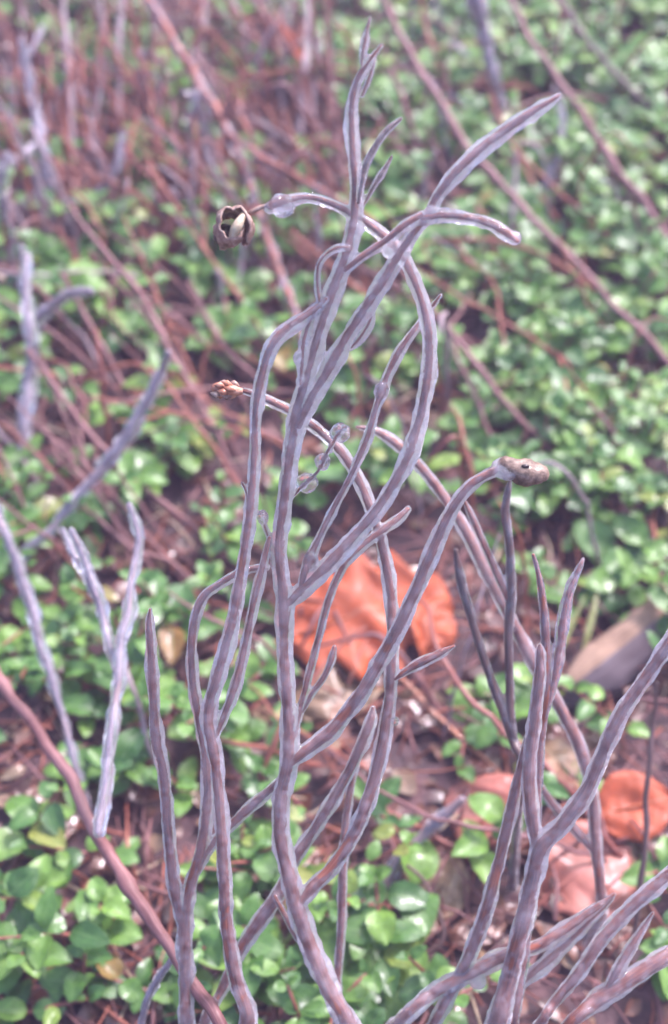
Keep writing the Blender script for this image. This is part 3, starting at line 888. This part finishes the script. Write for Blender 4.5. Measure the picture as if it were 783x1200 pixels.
rng = random.Random(21)
cells = []
Y0, Y1, st = 0.10, 1.42, 0.0205
yy = Y0
while yy < Y1:
    half = 0.20 + 0.26 * yy
    xx = -half
    while xx < half:
        x = xx + rng.uniform(-0.5, 0.5) * st; y = yy + rng.uniform(-0.5, 0.5) * st
        if allowed(rng, x, y):
            cells.append((x, y))
        xx += st
    yy += st
def inview(x, y):
    u, v, d = pix(Vector((x, y, 0.03)))
    return -5 < u < 788 and -5 < v < 1205
near = sorted([c for c in cells if inview(*c)], key=lambda c: c[0] ** 2 + c[1] ** 2)
chosen = set(near[:150] + rng.sample(near[150:], min(100, max(0, len(near) - 150))))
BROAD = {}
for (u, v, sz) in [(505,1040,0.024),(545,1010,0.020),(392,1098,0.026),(500,1150,0.022),(88,1048,0.018),(140,1095,0.018),(60,1095,0.018),(100,1160,0.020),(35,1130,0.018),(645,575,0.026),(705,655,0.024),(655,700,0.018),(690,395,0.026),
                   (640,480,0.024),(735,865,0.018),(715,215,0.026),(640,60,0.026),(705,255,0.026),(600,370,0.024),(560,500,0.022),(285,860,0.018),(300,900,0.018),(225,110,0.026),(275,400,0.024),(140,400,0.022),(255,740,0.016),(600,600,0.018),
                   (740,420,0.026),(680,610,0.020),(450,560,0.018),(300,1150,0.022),(250,1080,0.018),(330,990,0.018)]:
    p = at(u, v + 10, gd(v + 10))
    BROAD[(p.x, p.y)] = sz
    cells.append((p.x, p.y)); chosen.add((p.x, p.y))
stuff = MB(); stuffst = MB()
for (x, y) in cells:
    stem, leaves, h, lean = sprig_plan(rng, x, y, BROAD.get((x, y)))
    z = gh(x, y)
    if (x, y) in chosen:
        uu, vv, _ = pix(Vector((x, y, z + h)))
        lb = ('broad-leaved green ground-cover sprig ' if (x, y) in BROAD else 'ground-cover sprig with small paired oval leaves ') + mark(uu, vv)
        t = thing('ground_cover_sprig', lb, 'sprig', (x, y, z), 'ground-cover sprigs')
        mb = MB(); tube(mb, catmull(stem, 0.008), 6, cap=0.5)
        obj('stalk', mb, 'red_stem', t)
        for q, k, r in leaves:
            lo = bpy.data.objects.new('leaf', LEAF[k][1])
            C.objects.link(lo)
            lo.parent = t
            lo.matrix_local = q
    else:
        o = Vector((x, y, z))
        tube(stuffst, catmull([(p + o, r) for p, r in stem], 0.012), 5, cap=0)
        T = Matrix.Translation(o)
        for q, k, r in leaves:
            m4 = T @ q
            src = LEAF[k][0]
            stuff.add([m4 @ p for p in src.v], src.f, src.uv, r)
tag(obj('ground_cover', stuff, 'leaf'), 'mat of small green oval leaves covering the ground between stems', 'ground cover', None, 'stuff')
tag(obj('ground_cover_stalks', stuffst, 'red_stem'), 'thin red stalks of the ground cover running through the leaf mat', 'stalks', None, 'stuff')

# ------------------------------------------------------------------ fallen leaves, wood, litter
def lobed(t):
    base = math.sin(math.pi * min(1, 0.03 + 0.95 * t)) ** 0.6
    lob = 0.62 + 0.38 * math.cos((t * 4.6 - 0.55) * 2 * math.pi)
    return max(0.06, base * (0.45 + 0.55 * lob))
def ovalp(t):
    return max(0.04, math.sin(math.pi * min(1, 0.02 + 0.96 * t)) ** 0.75)
def fallen(name, label, mat, u, v, px_len, px_w, ang, prof, lift=0.012, tiltx=0.0, tilty=0.0, curl=0.15, fold=0.1, wav=0.07, seed=1.0, petiole=True, group=None):
    """ang: direction of the leaf tip in the picture, degrees, 0 = right, 90 = up"""
    d = gd(v) * 0.985
    L = px_len * d / FPX; W = px_w * d / FPX
    c = at(u, v, d)
    c.z = gh(c.x, c.y) + lift
    t = thing(name, label, 'leaf', c, group)
    mb = MB()
    rot = Matrix.Rotation(R(ang - 90), 4, 'Z') @ Matrix.Rotation(tiltx, 4, 'X') @ Matrix.Rotation(tilty, 4, 'Y')
    q = rot @ Matrix.Translation((0, -L * 0.5, 0))
    leaf_mesh(mb, L, W, prof, curl, fold, 36, 10, q, 0.3 * seed, wav, seed)
    o = obj('blade', mb, mat, t)
    m = o.modifiers.new('thick', 'SOLIDIFY'); m.thickness = 0.0004
    if petiole:
        mb = MB()
        tube(mb, catmull([(q @ Vector((0, L * 0.93, wav * L * 0 - curl * L * 0.6)), 0.0004), (q @ Vector((0, L * 0.5, -curl * L * 0.12 + 0.0006)), 0.0008), (q @ Vector((0, 0, 0.0)), 0.0011), (q @ Vector((L * 0.03, -L * 0.16, -0.004)), 0.0010)], 0.004), 6)
        obj('midrib', mb, mat, t)
    return t
fallen('fallen_leaf', 'big crumpled orange oak leaf lying on the litter behind the shrub', 'oak', 428, 722, 205, 190, 18, lobed, 0.016, 0.12, 0.06, 0.14, 0.10, 0.10, 2.0)
fallen('fallen_leaf', 'small orange red leaf leaning upright against the big orange leaf', 'oak', 508, 742, 80, 60, 70, ovalp, 0.016, 0.3, 0.5, 0.4, 0.2, 0.12, 3.0)
fallen('fallen_leaf', 'folded red leaf with a pinkish upper face by a grey broken stick', 'redleaf', 570, 955, 100, 100, 60, ovalp, 0.016, 0.45, -0.3, 0.35, 0.25, 0.1, 4.0)
fallen('fallen_leaf', 'broad pale red leaf lying under the Y-forked cane', 'redleaf', 682, 1022, 130, 130, 35, ovalp, 0.012, 0.2, 0.1, 0.25, 0.1, 0.08, 5.0)
fallen('fallen_leaf', 'shiny orange red leaf beneath the stout right fork of the cane', 'oak', 738, 955, 95, 85, 10, ovalp, 0.016, 0.3, 0.2, 0.3, 0.15, 0.08, 6.0)
fallen('fallen_leaf', 'dull red leaf tucked under green leaves below the long curved limb', 'redleaf', 420, 1052, 90, 70, 170, ovalp, 0.014, 0.2, 0.1, 0.3, 0.15, 0.1, 7.0)
fallen('fallen_leaf', 'dark wine red curled leaf among green leaves near the low cane', 'brownleaf', 462, 1112, 100, 75, 110, ovalp, 0.010, 0.3, 0.4, 0.5, 0.3, 0.1, 8.0)
fallen('fallen_leaf', 'tan fallen leaf behind the slim shoots under the big orange leaf', 'tanleaf', 395, 805, 120, 80, 20, ovalp, 0.010, 0.15, 0.0, 0.3, 0.1, 0.12, 9.0)
fallen('fallen_leaf', 'faded green and brown leaf beside the thick pinkish brown stem', 'brownleaf', 62, 955, 90, 75, 80, ovalp, 0.014, 0.2, 0.3, 0.3, 0.2, 0.1, 10.0)
fallen('fallen_leaf', 'crumpled tan leaf between the red leaf and the wood piece', 'tanleaf', 668, 905, 80, 60, 130, ovalp, 0.012, 0.4, 0.3, 0.4, 0.3, 0.15, 11.0)
fallen('fallen_leaf', 'tan leaf scrap under the leaning cane', 'tanleaf', 520, 1040, 90, 60, 60, ovalp, 0.008, 0.2, 0.2, 0.35, 0.25, 0.12, 12.0)
fallen('fallen_leaf', 'narrow orange leaf caught upright in the upper stems', 'oak', 340, 98, 90, 16, 122, ovalp, 0.05, 0.5, 0.2, 0.2, 0.3, 0.05, 13.0, False)
for i, (u, v, l, w, a) in enumerate([(490,830,70,45,30),(560,880,60,50,150),(440,900,60,40,80),(610,1060,60,45,20),(700,880,60,45,60),(30,930,60,45,20),(170,920,80,40,5),(280,600,70,50,160),(200,640,70,40,170),(560,1090,70,40,15),(720,1090,60,45,100),(350,1010,60,40,30),(640,860,55,40,10)]):
    fallen('fallen_leaf', 'small dark brown fallen leaf flattened in the litter', 'brownleaf', u, v, l, w, a, ovalp, 0.007, 0.1, 0.1, 0.2, 0.1, 0.1, 20.0 + i, False, 'brown leaves in the litter')

# split wood
def wood():
    a = at(664, 806, gd(806) * 0.97); b = at(835, 672, gd(672) * 0.97)
    a.z = b.z = 0.016
    ax = (b - a).normalized(); sd = Vector((-ax.y, ax.x, 0)); up = Vector((0, 0, 1))
    base = a.copy()
    t = thing('wood_piece', 'chunk of split wood with pale grain and dark wet bark on the ground', 'wood', base)
    L = (b - a).length; n = 26
    prof = [(-0.013, -0.018), (-0.016, -0.008), (-0.013, 0.000), (-0.002, 0.005), (0.004, 0.007), (0.010, 0.005), (0.012, -0.002), (0.010, -0.018)]
    for name, idx, mat in (('bark', (6, 7, 0, 1, 2, 3), 'wood_dark'), ('split_face', (3, 4, 5, 6), 'wood_pale')):
        V, F, U = [], [], []
        for i in range(n + 1):
            s = i / n
            for q, k in enumerate(idx):
                px_, pz_ = prof[k]
                g_ = 1 + 0.10 * nz(k * 3.1, s * 9, 4)
                pz_ += 0.003 * nz(k * 5.0, s * 5, 1) + 0.002 * nz(k * 9.0, s * 16, 1)
                taper = min(1, 0.50 + s * 2.6 + 0.25 * nz(k * 4.0, 3)) * (1 + 0.12 * nz(k * 7.0, s * 14, 2))
                j = (0.03 * nz(k * 2.3, 8)) if i == 0 else 0
                V.append(ax * (L * s + j) + sd * px_ * g_ * taper + up * pz_ * g_ * taper)
                U.append((q * 0.004, s * L))
        m_ = len(idx)
        for i in range(n):
            for q in range(m_ - 1):
                a0 = i * m_ + q
                F.append((a0, a0 + 1, a0 + m_ + 1, a0 + m_))
        if name == 'bark':
            F.append(tuple(range(m_)))
            F.append(tuple(n * m_ + q for q in reversed(range(m_))))
        else:
            F.append(tuple(range(m_)))
            F.append(tuple(n * m_ + q for q in reversed(range(m_))))
        mb = MB(); mb.add(V, F, U)
        obj(name, mb, mat, t)
wood()

# fine litter: needles, flakes, bits of twig
lit = {'bark_red': MB(), 'bark': MB(), 'straw': MB()}
rng = random.Random(5)
for i in range(6500):
    y = rng.uniform(0.12, 1.4); x = rng.uniform(-1, 1) * (0.20 + 0.26 * y)
    z = gh(x, y) + rng.uniform(0.0, 0.014)
    a = rng.uniform(0, math.pi); L = rng.uniform(0.010, 0.05); w = rng.uniform(0.0003, 0.0011)
    d = Vector((math.cos(a), math.sin(a), rng.uniform(-0.12, 0.12))) * L
    o = Vector((x, y, z)); b = Vector((rng.uniform(-1, 1), rng.uniform(-1, 1), rng.uniform(0, 1))) * L * 0.08
    k = rng.choices(['bark_red', 'bark', 'straw'], [6, 5, 1])[0]
    tube(lit[k], [(o - d * 0.5, w), (o + b, w), (o + d * 0.5, w * 0.6)], 4, cap=0)
for k, nm in (('bark_red', 'reddish needles and thin twigs littering the dark soil'), ('bark', 'brown twig bits littering the dark soil'), ('straw', 'pale straw bits scattered in the litter')):
    tag(obj('litter', lit[k], k), nm, 'litter', None, 'stuff')
fl = MB(); fl2 = MB()
for i in range(4500):
    y = rng.uniform(0.12, 1.4); x = rng.uniform(-1, 1) * (0.20 + 0.26 * y)
    q = Matrix.Translation((x, y, gh(x, y) + rng.uniform(0.001, 0.008))) @ Matrix.Rotation(rng.uniform(0, 6.28), 4, 'Z') @ Matrix.Rotation(rng.uniform(-0.5, 0.5), 4, 'X') @ Matrix.Rotation(rng.uniform(-0.5, 0.5), 4, 'Y')
    L = rng.uniform(0.006, 0.018)
    leaf_mesh(fl if rng.random() < 0.8 else fl2, L, L * rng.uniform(0.4, 0.9), ovalp, rng.uniform(0, 0.5), 0.2, 4, 2, q, rng.random(), 0.15, i * 0.7)
tag(obj('litter_flakes', fl, 'brownleaf'), 'dark red brown leaf flakes rotting on the soil', 'litter', None, 'stuff')

tag(obj('litter_flakes', fl2, 'tanleaf'), 'pale tan leaf flakes scattered on the soil', 'litter', None, 'stuff')

# thin runners arching through the ground cover
rng = random.Random(77)
def runner(lb, grp, x, y, L, h, a, r, mat, ice=False, bend=0.3):
    z = gh(x, y)
    d = Vector((math.cos(a), math.sin(a), 0)); sdv = Vector((-d.y, d.x, 0)) * rng.uniform(-bend, bend) * L
    pts = [(Vector((0, 0, -0.006)), r), (d * L * 0.3 + sdv * 0.5 + Vector((0, 0, h * 0.7)), r), (d * L * 0.65 + sdv + Vector((0, 0, h)), r * 0.85), (d * L + sdv * 0.6 + Vector((0, 0, h * rng.uniform(0.7, 1.2))), r * 0.5)]
    path = catmull(pts, 0.005)
    sd_ = x * 91 + y * 37
    path = [(p + Vector((nz(k * 0.35, sd_), nz(k * 0.35, sd_, 4), nz(k * 0.35, sd_, 8))) * 0.003, q * (1 + 0.3 * nz(k * 0.5, sd_, 2))) for k, (p, q) in enumerate(path)]
    mb = MB(); tube(mb, [(p, q * (0.55 if ice else 1)) for p, q in path], 7, cap=0.6)
    if ice:
        t = thing('frosted_shoot', lb, 'shoot', (x, y, z), grp)
        obj('stalk', mb, mat, t)
        ib = MB(); ice_tube(ib, path, sd_, 1.6); obj('ice_coating', ib, 'ice_milky', t)
    else:
        o = tag(obj('runner_stem', mb, mat), lb, 'stem', grp); o.location = (x, y, z)
for i in range(290):
    if i < 110: u, v = rng.uniform(20, 765), rng.uniform(20, 1100)
    else: u, v = rng.uniform(10, 430), rng.uniform(10, 360)
    if ell(u, v, 440, 712, 130, 100) or (v > 640 and rng.random() < 0.6): continue
    p = at(u, v, gd(v))
    a = rng.gauss(R(135), 0.5) if rng.random() < 0.6 else rng.uniform(0, 6.28)
    upr = rng.random() < (0.35 if i < 110 else 0.6)
    runner('thin reddish runner stem arching among the leaves ' + mark(u, v), 'runner stems in the ground cover', p.x, p.y,
           rng.uniform(0.03, 0.07) if upr else rng.uniform(0.07, 0.18), rng.uniform(0.06, 0.11) if upr else rng.uniform(0.015, 0.055), a, rng.uniform(0.0007, 0.0017), rng.choice(['red_stem', 'bark_red', 'bark_red', 'bark', 'bark', 'bark_grey']))
for i in range(26):
    if i < 18: u, v = rng.uniform(0, 420), rng.uniform(30, 420)
    else: u, v = rng.uniform(430, 770), rng.uniform(30, 330)
    p = at(u, v, gd(v))
    runner('short frosted shoot standing among the stems ' + mark(u, v), 'frosted shoots in the litter', p.x, p.y, rng.uniform(0.01, 0.05), rng.uniform(0.04, 0.085), rng.uniform(0, 6.28), rng.uniform(0.0011, 0.0019), 'bark_grey', True)

# a few thin grass blades
for i, (u, v, l, a) in enumerate([(660,760,130,60),(330,1120,120,50),(430,1150,70,80),(690,740,90,70)]):
    fallen('grass_blade', 'thin yellow green grass blade leaning up through the litter', 'blade', u, v, l, 7, a, ovalp, 0.02, 0.35, 0.2, 0.25, 0.5, 0.03, i + 2.0, False, 'grass blades')['category'] = 'grass'

# haze box added to lift the dark tones and tint the view lilac
hz = MB()
X0, X1, Yb0, Yb1, Z0, Z1 = -150, 150, -150, 150, -1.0, 0.70
hz.add([Vector(p) for p in ((X0,Yb0,Z0),(X1,Yb0,Z0),(X1,Yb1,Z0),(X0,Yb1,Z0),(X0,Yb0,Z1),(X1,Yb0,Z1),(X1,Yb1,Z1),(X0,Yb1,Z1))],
       [(0,3,2,1),(4,5,6,7),(0,1,5,4),(1,2,6,5),(2,3,7,6),(3,0,4,7)])
hm = bpy.data.materials.new('mist'); hm.use_nodes = True
hn = hm.node_tree
hn.nodes.remove(hn.nodes['Principled BSDF'])
pv = hn.nodes.new('ShaderNodeVolumePrincipled')
pv.inputs['Color'].default_value = (0.86, 0.68, 1.0, 1)
pv.inputs['Density'].default_value = 0.04
hn.links.new(pv.outputs[0], hn.nodes['Material Output'].inputs['Volume'])
M['mist'] = hm
tag(obj('haze', hz, 'mist'), 'thin pale mist hanging in the air over the ground', 'haze', None, 'stuff')
